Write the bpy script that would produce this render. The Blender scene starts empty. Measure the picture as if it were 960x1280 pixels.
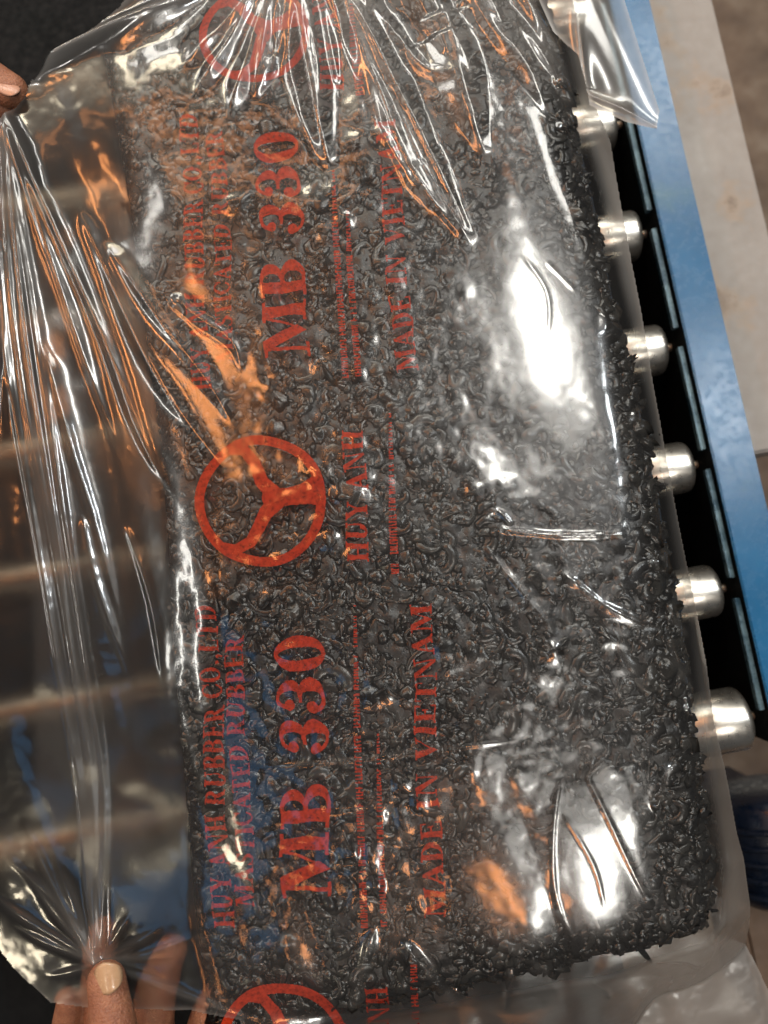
import bpy, bmesh, math
import numpy as np
from mathutils import Vector, Matrix

rng = np.random.default_rng(7)
scene = bpy.context.scene
C = bpy.context.scene.collection
R = math.radians

# ------------------------------------------------------------------ camera
FPX, DIST, ZT = 950.0, 0.42, 0.86          # focal length in photo pixels, distance to the bag, height of the block top
ROLL, PITCH = R(10), R(6.2)
fw = np.array([0, math.sin(PITCH), -math.cos(PITCH)])
U0 = np.array([0, math.cos(PITCH), math.sin(PITCH)])
X0 = np.array([1.0, 0, 0])
rt = math.cos(ROLL) * X0 - math.sin(ROLL) * U0
up = math.sin(ROLL) * X0 + math.cos(ROLL) * U0
CAM = np.array([0, 0, ZT]) - DIST * fw
cd = bpy.data.cameras.new('camera'); cam = bpy.data.objects.new('camera', cd); C.objects.link(cam)
m = Matrix.Identity(4)
for i in range(3):
    m[i][0] = rt[i]; m[i][1] = up[i]; m[i][2] = -fw[i]; m[i][3] = CAM[i]
cam.matrix_world = m
cd.sensor_fit = 'VERTICAL'; cd.sensor_height = 36; cd.sensor_width = 27
cd.lens = FPX / 1280 * 36
cd.clip_start = 0.01; cd.clip_end = 100
cd.dof.use_dof = True; cd.dof.focus_distance = DIST; cd.dof.aperture_fstop = 5.0
scene.camera = cam


def at(px, py, z):
    """point at height z seen at photo pixel (px, py)"""
    px = np.asarray(px, float); py = np.asarray(py, float)
    d = fw + ((px - 480) / FPX)[..., None] * rt + ((640 - py) / FPX)[..., None] * up
    k = (np.asarray(z, float) - CAM[2]) / d[..., 2]
    return CAM + d * k[..., None]


def ref_px(x, y):
    """photo pixel of (x, y) dropped on the plane of the block top"""
    v = np.stack([x - CAM[0], y - CAM[1], np.full_like(x, ZT - CAM[2])], -1)
    w = v @ fw
    return 480 + FPX * (v @ rt) / w, 640 - FPX * (v @ up) / w


# ------------------------------------------------------------------ world, exposure, lamps
world = bpy.data.worlds.new('World'); scene.world = world; world.use_nodes = True
bg = world.node_tree.nodes['Background']
bg.inputs[0].default_value = (0.86, 0.92, 1.0, 1); bg.inputs[1].default_value = 0.05
vs = scene.view_settings
vs.view_transform = 'Standard'; vs.look = 'None'; vs.exposure = -0.1; vs.gamma = 1
scene.cycles.use_denoising = True
scene.cycles.max_bounces = 10; scene.cycles.transparent_max_bounces = 24
scene.cycles.caustics_reflective = False; scene.cycles.sample_clamp_indirect = 4


def unseen_light(px, py, sx, sy, rad, col, h=2.4, z=ZT, rot=0.0, shape='RECTANGLE'):
    """an unseen light h metres above, where a level film would mirror it at photo pixel (px, py); sizes in photo pixels"""
    P = at(px, py, z); d = P - CAM; d[2] = -d[2]
    pos = P + d * (h / d[2])
    path = np.linalg.norm(P - CAM) + np.linalg.norm(pos - P)
    ax, ay = sx / FPX * path, sy / FPX * path
    ld = bpy.data.lights.new('unseen_light', 'AREA'); ld.shape = shape
    ld.size = ax; ld.size_y = ay
    A = ax * ay * (math.pi / 4 if shape == 'ELLIPSE' else 1)
    ld.energy = rad * math.pi * A; ld.color = col
    o = bpy.data.objects.new('unseen_light', ld); C.objects.link(o)
    o.location = pos; o.rotation_euler = (0, 0, rot)
    return o


WHITE = (1.0, 0.97, 0.9); WARM = (1.0, 0.86, 0.62); ORANGE = (1.0, 0.36, 0.11); BLUE = (0.13, 0.50, 1.0)
unseen_light(662, 405, 66, 200, 42, WHITE, rot=-.02, shape='ELLIPSE')
unseen_light(666, 415, 130, 330, 6, WHITE, rot=-.02, shape='ELLIPSE')  # dimmer ellipse added around the glare to soften its edge
unseen_light(758, 1105, 64, 150, 36, WHITE, rot=.05)
unseen_light(762, 1085, 120, 260, 4, WHITE, rot=.05)  # dim panel added around the lower glare for a softer falloff
unseen_light(75, 1150, 70, 90, 30, WARM)
unseen_light(905, 515, 46, 130, 62, (.92, .97, 1.0), z=.76)
unseen_light(225, 0, 170, 60, 30, WARM)
unseen_light(95, 80, 90, 50, 18, WARM, rot=.5)  # added to thicken the streaks on the upper left folds
unseen_light(590, -50, 190, 40, 26, WHITE)
unseen_light(890, 60, 120, 170, 20, WHITE)  # added so the right flanks of the top pleats shine
unseen_light(420, -240, 300, 50, 24, WHITE)  # added to put streaks on the top folds
unseen_light(300, -700, 200, 60, 30, WHITE)
unseen_light(700, 30, 50, 100, 26, WHITE, rot=.4)  # added for broad streaks on the folds at the top right
unseen_light(-90, 130, 110, 210, 16, WHITE)  # added beyond the left edge to whiten the left flanks of folds
unseen_light(-560, 300, 36, 900, 34, WHITE)  # long strip added to draw thin glints along the left folds
unseen_light(628, 1118, 28, 125, 24, ORANGE, rot=.38)  # orange lights are added stand-ins for unseen orange things mirrored in the film
unseen_light(425, 1150, 13, 80, 16, ORANGE, rot=.1)
unseen_light(240, 510, 50, 220, 18, ORANGE, rot=.32)
unseen_light(268, 400, 28, 160, 26, ORANGE, rot=.42)
unseen_light(-130, 480, 46, 260, 38, ORANGE)  # orange strip added for streaks on the left folds
unseen_light(300, 180, 330, 22, 8, ORANGE)
unseen_light(655, 170, 60, 30, 4, ORANGE)
unseen_light(260, 1010, 150, 240, 1.0, BLUE)  # dim blue light added, stands in for mirrored dark blue clothing
unseen_light(712, 470, 230, 560, 1.1, (1, .97, .93), shape='ELLIPSE')  # large dim light added for a grey ceiling sheen on the right
unseen_light(140, -110, 220, 80, 20, WHITE)  # added to whiten the gathered film at the top left


# ------------------------------------------------------------------ helpers
def tag(o, label=None, cat=None, group=None, kind=None):
    if label: o['label'] = label
    if cat: o['category'] = cat
    if group: o['group'] = group
    if kind: o['kind'] = kind
    return o


def empty(name, loc):
    o = bpy.data.objects.new(name, None); C.objects.link(o); o.location = loc; o.empty_display_size = .02
    return o


def link(name, me, mat, parent=None, smooth=False):
    if mat: me.materials.append(mat)
    o = bpy.data.objects.new(name, me); C.objects.link(o)
    if smooth: me.polygons.foreach_set('use_smooth', [True] * len(me.polygons))
    if parent:
        o.parent = parent
        o.matrix_parent_inverse = Matrix.Translation(parent.location).inverted()
    return o


def fast_mesh(name, verts, faces, attrs=None):
    """verts (n,3), faces (m,k) numpy; attrs {name: per-vertex float}"""
    me = bpy.data.meshes.new(name)
    verts = np.asarray(verts, np.float32); faces = np.asarray(faces, np.int32)
    n, k = faces.shape
    me.vertices.add(len(verts)); me.vertices.foreach_set('co', verts.ravel())
    me.loops.add(n * k); me.loops.foreach_set('vertex_index', faces.ravel())
    me.polygons.add(n); me.polygons.foreach_set('loop_start', np.arange(0, n * k, k, dtype=np.int32))
    me.polygons.foreach_set('loop_total', np.full(n, k, np.int32))
    me.update(calc_edges=True)
    for a, v in (attrs or {}).items():
        at_ = me.attributes.new(a, 'FLOAT', 'POINT'); at_.data.foreach_set('value', np.asarray(v, np.float32).ravel())
    return me


def bm_mesh(name, bm):
    me = bpy.data.meshes.new(name); bmesh.ops.recalc_face_normals(bm, faces=bm.faces)
    bm.to_mesh(me); bm.free(); return me


def box(bm, x0, x1, y0, y1, z0, z1, bev=0.0):
    r = bmesh.ops.create_cube(bm, size=1)
    for v in r['verts']:
        v.co = Vector(((x0 + x1) / 2 + v.co.x * (x1 - x0), (y0 + y1) / 2 + v.co.y * (y1 - y0), (z0 + z1) / 2 + v.co.z * (z1 - z0)))
    if bev:
        es = list({e for v in r['verts'] for e in v.link_edges})
        bmesh.ops.bevel(bm, geom=es, offset=bev, segments=2, affect='EDGES')


def lathe(bm, prof, axis='X', seg=40, origin=(0, 0, 0)):
    rings = []
    for a, r in prof:
        ring = []
        for i in range(seg):
            t = 2 * math.pi * i / seg
            p = {'X': (a, r * math.cos(t), r * math.sin(t)), 'Z': (r * math.cos(t), r * math.sin(t), a),
                 'Y': (r * math.cos(t), a, r * math.sin(t))}[axis]
            ring.append(bm.verts.new(Vector(p) + Vector(origin)))
        rings.append(ring)
    for A, B in zip(rings, rings[1:]):
        for i in range(seg):
            bm.faces.new((A[i], A[(i + 1) % seg], B[(i + 1) % seg], B[i]))
    bm.faces.new(rings[0]); bm.faces.new(rings[-1])


def nodes(name):
    mt = bpy.data.materials.new(name); mt.use_nodes = True; nt = mt.node_tree; nt.nodes.clear()
    out = nt.nodes.new('ShaderNodeOutputMaterial')
    return mt, nt, out


def N(nt, typ, **kw):
    n = nt.nodes.new(typ)
    for k, v in kw.items():
        if hasattr(n, k): setattr(n, k, v)
        else: n.inputs[k.replace('_', ' ')].default_value = v
    return n


def ramp(nt, fac, stops):
    r = nt.nodes.new('ShaderNodeValToRGB'); nt.links.new(fac, r.inputs[0])
    e = r.color_ramp.elements
    e[0].position, e[0].color = stops[0][0], (*stops[0][1], 1)
    e[1].position, e[1].color = stops[-1][0], (*stops[-1][1], 1)
    for p, c in stops[1:-1]:
        x = e.new(p); x.color = (*c, 1)
    return r.outputs[0]


def paint(name, stops, scale=20, rough=.5, metal=0.0, bump=.1, detail=6, rvar=.15, bscale=None, sss=0):
    mt, nt, out = nodes(name); L = nt.links.new
    tc = N(nt, 'ShaderNodeTexCoord')
    n1 = N(nt, 'ShaderNodeTexNoise', Scale=scale, Detail=detail, Roughness=.62); L(tc.outputs['Object'], n1.inputs['Vector'])
    n2 = N(nt, 'ShaderNodeTexNoise', Scale=(bscale or scale * 6), Detail=4); L(tc.outputs['Object'], n2.inputs['Vector'])
    p = N(nt, 'ShaderNodeBsdfPrincipled', Metallic=metal)
    L(ramp(nt, n1.outputs[0], stops), p.inputs['Base Color'])
    mr = N(nt, 'ShaderNodeMapRange'); mr.inputs[3].default_value = rough - rvar; mr.inputs[4].default_value = rough + rvar
    mr.inputs[1].default_value = .3; mr.inputs[2].default_value = .7
    L(n2.outputs[0], mr.inputs[0]); L(mr.outputs[0], p.inputs['Roughness'])
    b = N(nt, 'ShaderNodeBump', Strength=bump, Distance=.001); L(n2.outputs[0], b.inputs['Height']); L(b.outputs[0], p.inputs['Normal'])
    if sss:
        p.inputs['Subsurface Weight'].default_value = sss; p.inputs['Subsurface Scale'].default_value = .004
        p.inputs['Subsurface Radius'].default_value = (1, .4, .2)
    L(p.outputs[0], out.inputs[0])
    return mt


def film_material(name, haze=.05, attr=True, gloss=2.0, tint=(.97, .97, .96), hazecol=(.80, .80, .77)):
    mt, nt, out = nodes(name); L = nt.links.new
    lw = N(nt, 'ShaderNodeLayerWeight', Blend=.5)
    pw = N(nt, 'ShaderNodeMath', operation='POWER'); L(lw.outputs['Facing'], pw.inputs[0]); pw.inputs[1].default_value = 4.5
    ma = N(nt, 'ShaderNodeMath', operation='MULTIPLY_ADD'); L(pw.outputs[0], ma.inputs[0])
    ma.inputs[1].default_value = .9; ma.inputs[2].default_value = .042 * gloss; ma.use_clamp = True
    tc = N(nt, 'ShaderNodeTexCoord')
    nz = N(nt, 'ShaderNodeTexNoise', Scale=900, Detail=3, Distortion=.6); L(tc.outputs['Object'], nz.inputs['Vector'])
    bp = N(nt, 'ShaderNodeBump', Strength=.14, Distance=.0002); L(nz.outputs[0], bp.inputs['Height'])
    g1 = N(nt, 'ShaderNodeBsdfGlossy', Roughness=.10); g1.distribution = 'GGX'
    g2 = N(nt, 'ShaderNodeBsdfGlossy', Roughness=.26); L(bp.outputs[0], g2.inputs['Normal'])
    gm = N(nt, 'ShaderNodeMixShader'); gm.inputs[0].default_value = .30
    L(g1.outputs[0], gm.inputs[1]); L(g2.outputs[0], gm.inputs[2])
    tr = N(nt, 'ShaderNodeBsdfTransparent', Color=(*tint, 1))
    df = N(nt, 'ShaderNodeBsdfDiffuse', Color=(*hazecol, 1)); tl = N(nt, 'ShaderNodeBsdfTranslucent', Color=(*hazecol, 1))
    dm = N(nt, 'ShaderNodeMixShader'); dm.inputs[0].default_value = .35; L(df.outputs[0], dm.inputs[1]); L(tl.outputs[0], dm.inputs[2])
    hm = N(nt, 'ShaderNodeMixShader'); L(tr.outputs[0], hm.inputs[1]); L(dm.outputs[0], hm.inputs[2])
    if attr:
        rf = N(nt, 'ShaderNodeBsdfRefraction', IOR=1.12, Roughness=.42, Color=(.82, .81, .79, 1))
        ab = N(nt, 'ShaderNodeAttribute', attribute_name='cloud')
        tm = N(nt, 'ShaderNodeMixShader'); L(ab.outputs['Fac'], tm.inputs[0]); L(tr.outputs[0], tm.inputs[1]); L(rf.outputs[0], tm.inputs[2])
        L(tm.outputs[0], hm.inputs[1])
        a = N(nt, 'ShaderNodeAttribute', attribute_name='haze'); L(a.outputs['Fac'], hm.inputs[0])
    else:
        hm.inputs[0].default_value = haze
    mx = N(nt, 'ShaderNodeMixShader'); L(ma.outputs[0], mx.inputs[0]); L(hm.outputs[0], mx.inputs[1]); L(gm.outputs[0], mx.inputs[2])
    L(mx.outputs[0], out.inputs[0])
    return mt


def ink_material():
    mt, nt, out = nodes('red_ink'); L = nt.links.new
    tc = N(nt, 'ShaderNodeTexCoord')
    nz = N(nt, 'ShaderNodeTexNoise', Scale=420, Detail=4, Roughness=.7); L(tc.outputs['Object'], nz.inputs['Vector'])
    mr = N(nt, 'ShaderNodeMapRange'); L(nz.outputs[0], mr.inputs[0])
    mr.inputs[1].default_value = .35; mr.inputs[2].default_value = .6; mr.inputs[3].default_value = .34; mr.inputs[4].default_value = .74
    df = N(nt, 'ShaderNodeBsdfDiffuse', Color=(.60, .052, .02, 1))
    tl = N(nt, 'ShaderNodeBsdfTranslucent', Color=(.60, .052, .02, 1))
    dm = N(nt, 'ShaderNodeMixShader'); dm.inputs[0].default_value = .25; L(df.outputs[0], dm.inputs[1]); L(tl.outputs[0], dm.inputs[2])
    tr = N(nt, 'ShaderNodeBsdfTransparent', Color=(.9, .16, .1, 1))
    mx = N(nt, 'ShaderNodeMixShader'); L(mr.outputs[0], mx.inputs[0]); L(tr.outputs[0], mx.inputs[1]); L(dm.outputs[0], mx.inputs[2])
    L(mx.outputs[0], out.inputs[0])
    return mt


def rubber_material(name, lo, hi, rough):
    mt, nt, out = nodes(name); L = nt.links.new
    a = N(nt, 'ShaderNodeAttribute', attribute_name='tone')
    tc = N(nt, 'ShaderNodeTexCoord')
    nz = N(nt, 'ShaderNodeTexNoise', Scale=700, Detail=4, Roughness=.7); L(tc.outputs['Object'], nz.inputs['Vector'])
    ad = N(nt, 'ShaderNodeMath', operation='MULTIPLY_ADD'); L(nz.outputs[0], ad.inputs[0]); ad.inputs[1].default_value = .5; L(a.outputs['Fac'], ad.inputs[2])
    p = N(nt, 'ShaderNodeBsdfPrincipled', Roughness=rough)
    L(ramp(nt, ad.outputs[0], [(.2, lo), (1.3 / 1.5, hi)]), p.inputs['Base Color'])
    p.inputs['Specular IOR Level'].default_value = .55
    b = N(nt, 'ShaderNodeBump', Strength=.2, Distance=.0003); L(nz.outputs[0], b.inputs['Height']); L(b.outputs[0], p.inputs['Normal'])
    L(p.outputs[0], out.inputs[0])
    return mt


M_film = film_material('clear_film')
M_under = film_material('clear_film_underside', haze=.05, attr=False, gloss=1.2)
M_ink = ink_material()
M_rub = rubber_material('rubber', (.002, .002, .0022), (.020, .020, .0185), .25)
M_core = paint('rubber_core', [(.3, (.0025, .0025, .003)), (.7, (.013, .013, .0125))], 200, .34, 0, .35, 6, .1, 600)
M_blue = paint('blue_paint', [(.28, (.045, .14, .22)), (.42, (.010, .10, .24)), (.6, (.014, .125, .29)), (.78, (.025, .15, .31)), (.88, (.12, .20, .26))], 14, .26, 0, .06, 8, .05, 260)
M_bluedk = paint('dark_blue_paint', [(.3, (.002, .005, .013)), (.7, (.006, .013, .03))], 30, .35)
M_lip = paint('worn_blue_edge', [(.35, (.015, .05, .08)), (.65, (.12, .20, .24))], 60, .35, .2, .3)
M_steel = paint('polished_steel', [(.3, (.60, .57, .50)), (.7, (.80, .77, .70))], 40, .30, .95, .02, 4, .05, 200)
M_cap = paint('dull_steel_cap', [(.3, (.40, .38, .33)), (.7, (.62, .59, .52))], 60, .4, .8, .1)
M_roller = paint('shaded_roller_steel', [(.3, (.05, .042, .032)), (.6, (.11, .092, .07)), (.8, (.20, .17, .13))], 30, .38, .9, .1)  # steel colour darkened to stand for shade on the tubes under the bag
M_plate = paint('stained_grey_plate', [(.30, (.10, .065, .04)), (.40, (.30, .25, .20)), (.47, (.27, .255, .235)), (.75, (.33, .32, .30))], 13, .55, 0, .3, 9, .12, 130)
M_rust = paint('brown_ground', [(.3, (.07, .045, .03)), (.55, (.14, .10, .07)), (.75, (.22, .18, .14))], 12, .7, 0, .4, 9)
M_floor = paint('pale_concrete', [(.25, (.30, .27, .22)), (.5, (.48, .45, .39)), (.8, (.60, .57, .50))], 7, .6, 0, .3, 9)
M_black = paint('black_tray', [(.3, (.0015, .0025, .003)), (.7, (.005, .006, .007))], 30, .7)
M_black.node_tree.nodes['Principled BSDF'].inputs['Specular IOR Level'].default_value = .12
M_skin = paint('skin', [(.3, (.22, .085, .05)), (.55, (.33, .145, .08)), (.8, (.42, .20, .115))], 110, .42, 0, .9, 7, .1, 900, sss=.12)
M_nailp = paint('pinkish_nail', [(.3, (.46, .25, .17)), (.7, (.54, .31, .22))], 90, .3, 0, .05)
M_nail = paint('nail', [(.3, (.42, .26, .15)), (.7, (.52, .35, .21))], 90, .22, 0, .05)

# ------------------------------------------------------------------ the ground
bm = bmesh.new(); box(bm, -4, 4, -4, 4, -.02, 0)
tag(link('floor', bm_mesh('floor', bm), M_rust), kind='structure')
bm = bmesh.new(); box(bm, .10, 1.2, -.232, -.165, .44, .46)
tag(link('pale_ledge', bm_mesh('pale_ledge', bm), M_floor), kind='structure')
bm = bmesh.new(); box(bm, .262, .337, .012, 1.4, .66, .70, .002)
tag(link('machine_plate', bm_mesh('machine_plate', bm), M_plate),
    'stained grey beige steel strip running beside the blue rail', 'steel plate')

# ------------------------------------------------------------------ the conveyor
RY = [ .3641, .2746, .186, .0971, .0084, -.0818, -.1715]
conv = tag(empty('roller_conveyor', (0, 0, 0)), 'roller conveyor with blue side rail and bright steel rollers under the bag', 'conveyor')
XE = .221
for sgn, nm in ((1, 'side_rail'), (-1, 'side_rail')):
    bm = bmesh.new()
    xo = .2285 if sgn > 0 else -.4285
    w = .0285 * sgn
    x0, x1 = sorted((xo, xo + w))
    box(bm, x0, x1, -.187, .7, .757, .760, .0008)
    xw = xo + w
    x0, x1 = sorted((xw - .003 * sgn, xw)); box(bm, x0, x1, -.187, .7, .66, .7568)
    x0, x1 = sorted((xo + .002 * sgn, xw - .0032 * sgn)); box(bm, x0, x1, -.187, .7, .66, .663)
    link(nm, bm_mesh('side_rail', bm), M_blue, conv)
bm = bmesh.new(); box(bm, .2287, .2300, -.1868, .7, .6635, .7568)  # black sheet added over the rail web, stands for deep shade in the gap
link('gap_shade_sheet', bm_mesh('gap_shade_sheet', bm), M_black, conv)
# lip pieces between the roller slots
for a, b in zip(RY, RY[1:]):
    bm = bmesh.new(); box(bm, .2243, .2281, b + .0075, a - .0065, .748, .7535, .0004)
    link('rail_lip', bm_mesh('rail_lip', bm), M_lip, conv)
bm = bmesh.new(); box(bm, -.42, .256, -.187, .7, .655, .659)
link('under_tray', bm_mesh('under_tray', bm), M_black, conv)
bm = bmesh.new(); box(bm, -.42, .12, -.6, -.19, .655, .659)
link('under_tray', bm_mesh('under_tray', bm), M_black, conv)
tube_me = cap_me = axle_me = None
for i, y in enumerate(RY):
    last = i == len(RY) - 1
    rr = .0215 if last else .0185
    bm = bmesh.new()
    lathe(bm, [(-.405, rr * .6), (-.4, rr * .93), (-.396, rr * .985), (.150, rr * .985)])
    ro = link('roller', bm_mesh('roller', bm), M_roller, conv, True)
    bm = bmesh.new()
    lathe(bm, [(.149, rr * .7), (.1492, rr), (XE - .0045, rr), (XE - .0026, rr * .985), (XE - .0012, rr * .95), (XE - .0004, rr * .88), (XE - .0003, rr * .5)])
    c = link('bright_end', bm_mesh('bright_end', bm), M_steel, None, True); c.parent = ro  # end split off bright, so only the tube carries the painted shade
    ro.location = (0, y, .7305)
    bm = bmesh.new(); lathe(bm, [(XE - .004, rr * .5), (XE + .0006, rr * .5), (XE + .001, rr * .44), (XE + .001, .0045)], seg=28)
    c = link('end_cap', bm_mesh('end_cap', bm), M_cap, None, True); c.parent = ro
    bm = bmesh.new(); lathe(bm, [(XE, .003), (XE + .0125, .003), (XE + .013, .0024)], seg=14)
    c = link('axle', bm_mesh('axle', bm), M_cap, None, True); c.parent = ro

# dark blue round housing at the lower right
P = at(965, 1040, .60)
hs = tag(empty('motor_housing', (P[0], P[1], .45)), 'dark blue rounded motor housing half hidden at the conveyor end', 'motor')
bm = bmesh.new(); lathe(bm, [(-.05, .02), (-.05, .038), (-.042, .045), (.03, .045), (.036, .041), (.04, .03), (.04, .01)], 'Y', 40, (P[0], P[1], .60))
link('body', bm_mesh('body', bm), M_bluedk, hs, True)
for k in range(5):
    bm = bmesh.new(); lathe(bm, [(-.04 + k * .013, .0452), (-.039 + k * .013, .0485), (-.036 + k * .013, .0485), (-.035 + k * .013, .0452)], 'Y', 40, (P[0], P[1], .60))
    link('cooling_rib', bm_mesh('cooling_rib', bm), M_bluedk, hs, True)
bm = bmesh.new(); box(bm, P[0] - .03, P[0] + .03, P[1] - .03, P[1] + .02, .46, .557, .003)
link('foot', bm_mesh('foot', bm), M_bluedk, hs)
Q = at(945, 1150, .55)
bm = bmesh.new(); box(bm, Q[0] - .012, Q[0] + .07, Q[1] - .09, Q[1] + .035, .46, .55, .004)
tag(link('gearbox', bm_mesh('gearbox', bm), M_rust), 'brown metal gearbox block below the dark blue motor housing', 'gearbox')

# ------------------------------------------------------------------ design grid: photo pixels on the plane of the block top
ST = 1.6
gx = np.arange(-90, 1130, ST); gy = np.arange(-110, 1570, ST)
GX, GY = np.meshgrid(gx, gy)
W = at(GX, GY, ZT); WX, WY = W[..., 0], W[..., 1]
NY, NX = GX.shape
FXf = np.fft.rfftfreq(NX + 120); FYf = np.fft.fftfreq(NY + 120)
FR2 = FYf[:, None] ** 2 + FXf[None] ** 2


def gauss(a, s):
    """gaussian blur, s in photo pixels"""
    p = np.pad(a, 60, mode='edge')
    return np.fft.irfft2(np.fft.rfft2(p) * np.exp(-2 * (math.pi * s / ST) ** 2 * FR2), s=p.shape)[60:-60, 60:-60]


def field(s, sd):
    a = gauss(np.random.default_rng(sd).standard_normal((NY, NX)), s); return a / a.std()


def samp(A, px, py):
    u = np.clip((px - gx[0]) / ST, 0, NX - 1.001); v = np.clip((py - gy[0]) / ST, 0, NY - 1.001)
    i = u.astype(int); j = v.astype(int); a = u - i; b = v - j
    return (A[j, i] * (1 - a) + A[j, i + 1] * a) * (1 - b) + (A[j + 1, i] * (1 - a) + A[j + 1, i + 1] * a) * b


def sstep(a, b, x):
    t = np.clip((x - a) / (b - a), 0, 1); return t * t * (3 - 2 * t)


def inside(poly, X, Y):
    r = np.zeros(X.shape, bool); n = len(poly)
    for i in range(n):
        x0, y0 = poly[i]; x1, y1 = poly[(i + 1) % n]
        c = ((y0 > Y) != (y1 > Y)) & (X < (x1 - x0) * (Y - y0) / ((y1 - y0) or 1e-9) + x0); r ^= c
    return r


def pdist(poly, X, Y, closed=True):
    d = np.full(X.shape, 1e9); n = len(poly)
    for i in range(n if closed else n - 1):
        a = np.array(poly[i]); b = np.array(poly[(i + 1) % n]); v = b - a
        t = np.clip(((X - a[0]) * v[0] + (Y - a[1]) * v[1]) / (v @ v), 0, 1)
        d = np.minimum(d, np.hypot(X - a[0] - t * v[0], Y - a[1] - t * v[1]))
    return d


# the block
BPX = [(120, 62), (160, 14), (250, -35), (655, -150), (700, 0), (742, 180), (778, 340), (838, 620), (868, 780), (893, 960), (912, 1100), (908, 1165), (890, 1188),
       (730, 1226), (480, 1275), (262, 1318), (236, 1150), (205, 850), (190, 560), (150, 250)]
SD = np.where(inside(BPX, GX, GY), 1, -1) * pdist(BPX, GX, GY)     # photo pixels, positive inside
SD0 = SD.copy()
SD = SD + field(30, 3) * 1.8 + field(9, 5) * .6
SDm = SD / 2262.0
RB = .017
dd = np.clip(SDm, 0, RB)
hc = ZT - .004 - RB + np.sqrt(np.maximum(RB ** 2 - (RB - dd) ** 2, 0)) + field(70, 11) * .0008
# slight shoulder: the block falls off gently over its last 4 cm
hc -= .0035 * (1 - sstep(0, .05, SDm)) ** 2 * sstep(350, 550, GX)
Hcore = np.where(SDm > 0, hc, np.maximum(.752, ZT - .004 - RB + SDm * 4))

cs = 2
sub = (slice(None, None, cs), slice(None, None, cs))
cx_, cy_, cz_ = WX[sub], WY[sub], (Hcore + (.00045 * field(4.5, 41) + .0003 * field(11, 42)) * sstep(0, .01, SDm))[sub]
ny, nx = cx_.shape
keep = (SDm[sub] > .0005)
idx = np.arange(ny * nx).reshape(ny, nx)
fq = np.stack([idx[:-1, :-1], idx[1:, :-1], idx[1:, 1:], idx[:-1, 1:]], -1)
fk = keep[:-1, :-1] & keep[1:, :-1] & keep[1:, 1:] & keep[:-1, 1:]
block = tag(empty('rubber_block', (0, .05, .752)), 'thick dark slab of pressed curly rubber strands inside the clear bag', 'rubber block')


def compact(verts, faces, attrs=None):
    u, inv = np.unique(faces, return_inverse=True)
    return verts[u], inv.reshape(faces.shape), {k: v[u] for k, v in (attrs or {}).items()}


v, f, _ = compact(np.stack([cx_, cy_, cz_ + .0001], -1).reshape(-1, 3), fq[fk])
core_me = fast_mesh('core', v, f)
co = link('core', core_me, M_core, block, True)
bmc = bmesh.new(); bmc.from_mesh(core_me)          # close it down to the rollers
be = [e for e in bmc.edges if e.is_boundary]
ex = bmesh.ops.extrude_edge_only(bmc, edges=be)
for g in ex['geom']:
    if isinstance(g, bmesh.types.BMVert): g.co.z = .7525
bmesh.ops.recalc_face_normals(bmc, faces=bmc.faces); bmc.to_mesh(core_me); bmc.free()

# strands
NS = 12500
sx = rng.uniform(90, 935, NS * 3); sy = rng.uniform(-100, 1330, NS * 3)
sd = samp(SDm, sx, sy); ok = sd > .0025
sx, sy, sd = sx[ok][:NS], sy[ok][:NS], sd[ok][:NS]
n = len(sx)
big = samp(field(60, 21), sx, sy)
rad = np.exp(rng.normal(math.log(.00165), .40, n)) * (1 + .12 * big)
curv = np.exp(rng.normal(math.log(.0036), .5, n))                  # curl radius
bigm = rng.random(n) < .035; rad = np.where(bigm, rng.uniform(.0020, .0032, n), rad); curv = np.where(bigm, rng.uniform(.005, .010, n), curv)
arc = rng.uniform(1.6, 5.2, n)
flake = rng.random(n) < .4; arc = np.where(flake, rng.uniform(.5, 1.6, n), arc); rad = np.where(flake, rad * rng.uniform(1.0, 1.7, n), rad)
arc = np.minimum(arc, .040 / curv)
K = 8
t = np.linspace(0, 1, K)
a0 = rng.uniform(0, 2 * math.pi, n)
ang = a0[:, None] + arc[:, None] * t[None]
spiral = 1 - rng.uniform(0, .45, n)[:, None] * t[None]
lx = curv[:, None] * spiral * np.cos(ang); ly = curv[:, None] * spiral * np.sin(ang)
lx -= lx.mean(1, keepdims=True); ly -= ly.mean(1, keepdims=True)
sq = rng.uniform(.45, 1, n)[:, None]; lx *= sq
fit = np.clip(sd / (np.hypot(lx, ly).max(1) + rad), .2, 1)[:, None]; lx *= fit; ly *= fit
cth = rng.uniform(0, 2 * math.pi, n)[:, None]
lx, ly = lx * np.cos(cth) - ly * np.sin(cth), lx * np.sin(cth) + ly * np.cos(cth)
c0 = at(sx, sy, ZT)
PX = c0[:, 0, None] + lx; PY = c0[:, 1, None] + ly
qx, qy = ref_px(PX, PY)
layer = rng.uniform(0, 1, n) ** 1.2
PZ = samp(Hcore, qx, qy) + (-.001 + layer * .0018)[:, None]
tlt = rng.normal(0, .0009, n)[:, None]
PZ = PZ + tlt * np.sin(ang * 1.0 + 1) + .0004 * np.sin(ang * 2.3 + 2)
PZ = np.maximum(PZ, np.maximum(PZ.max(1, keepdims=True) - .007, .756))
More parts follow.
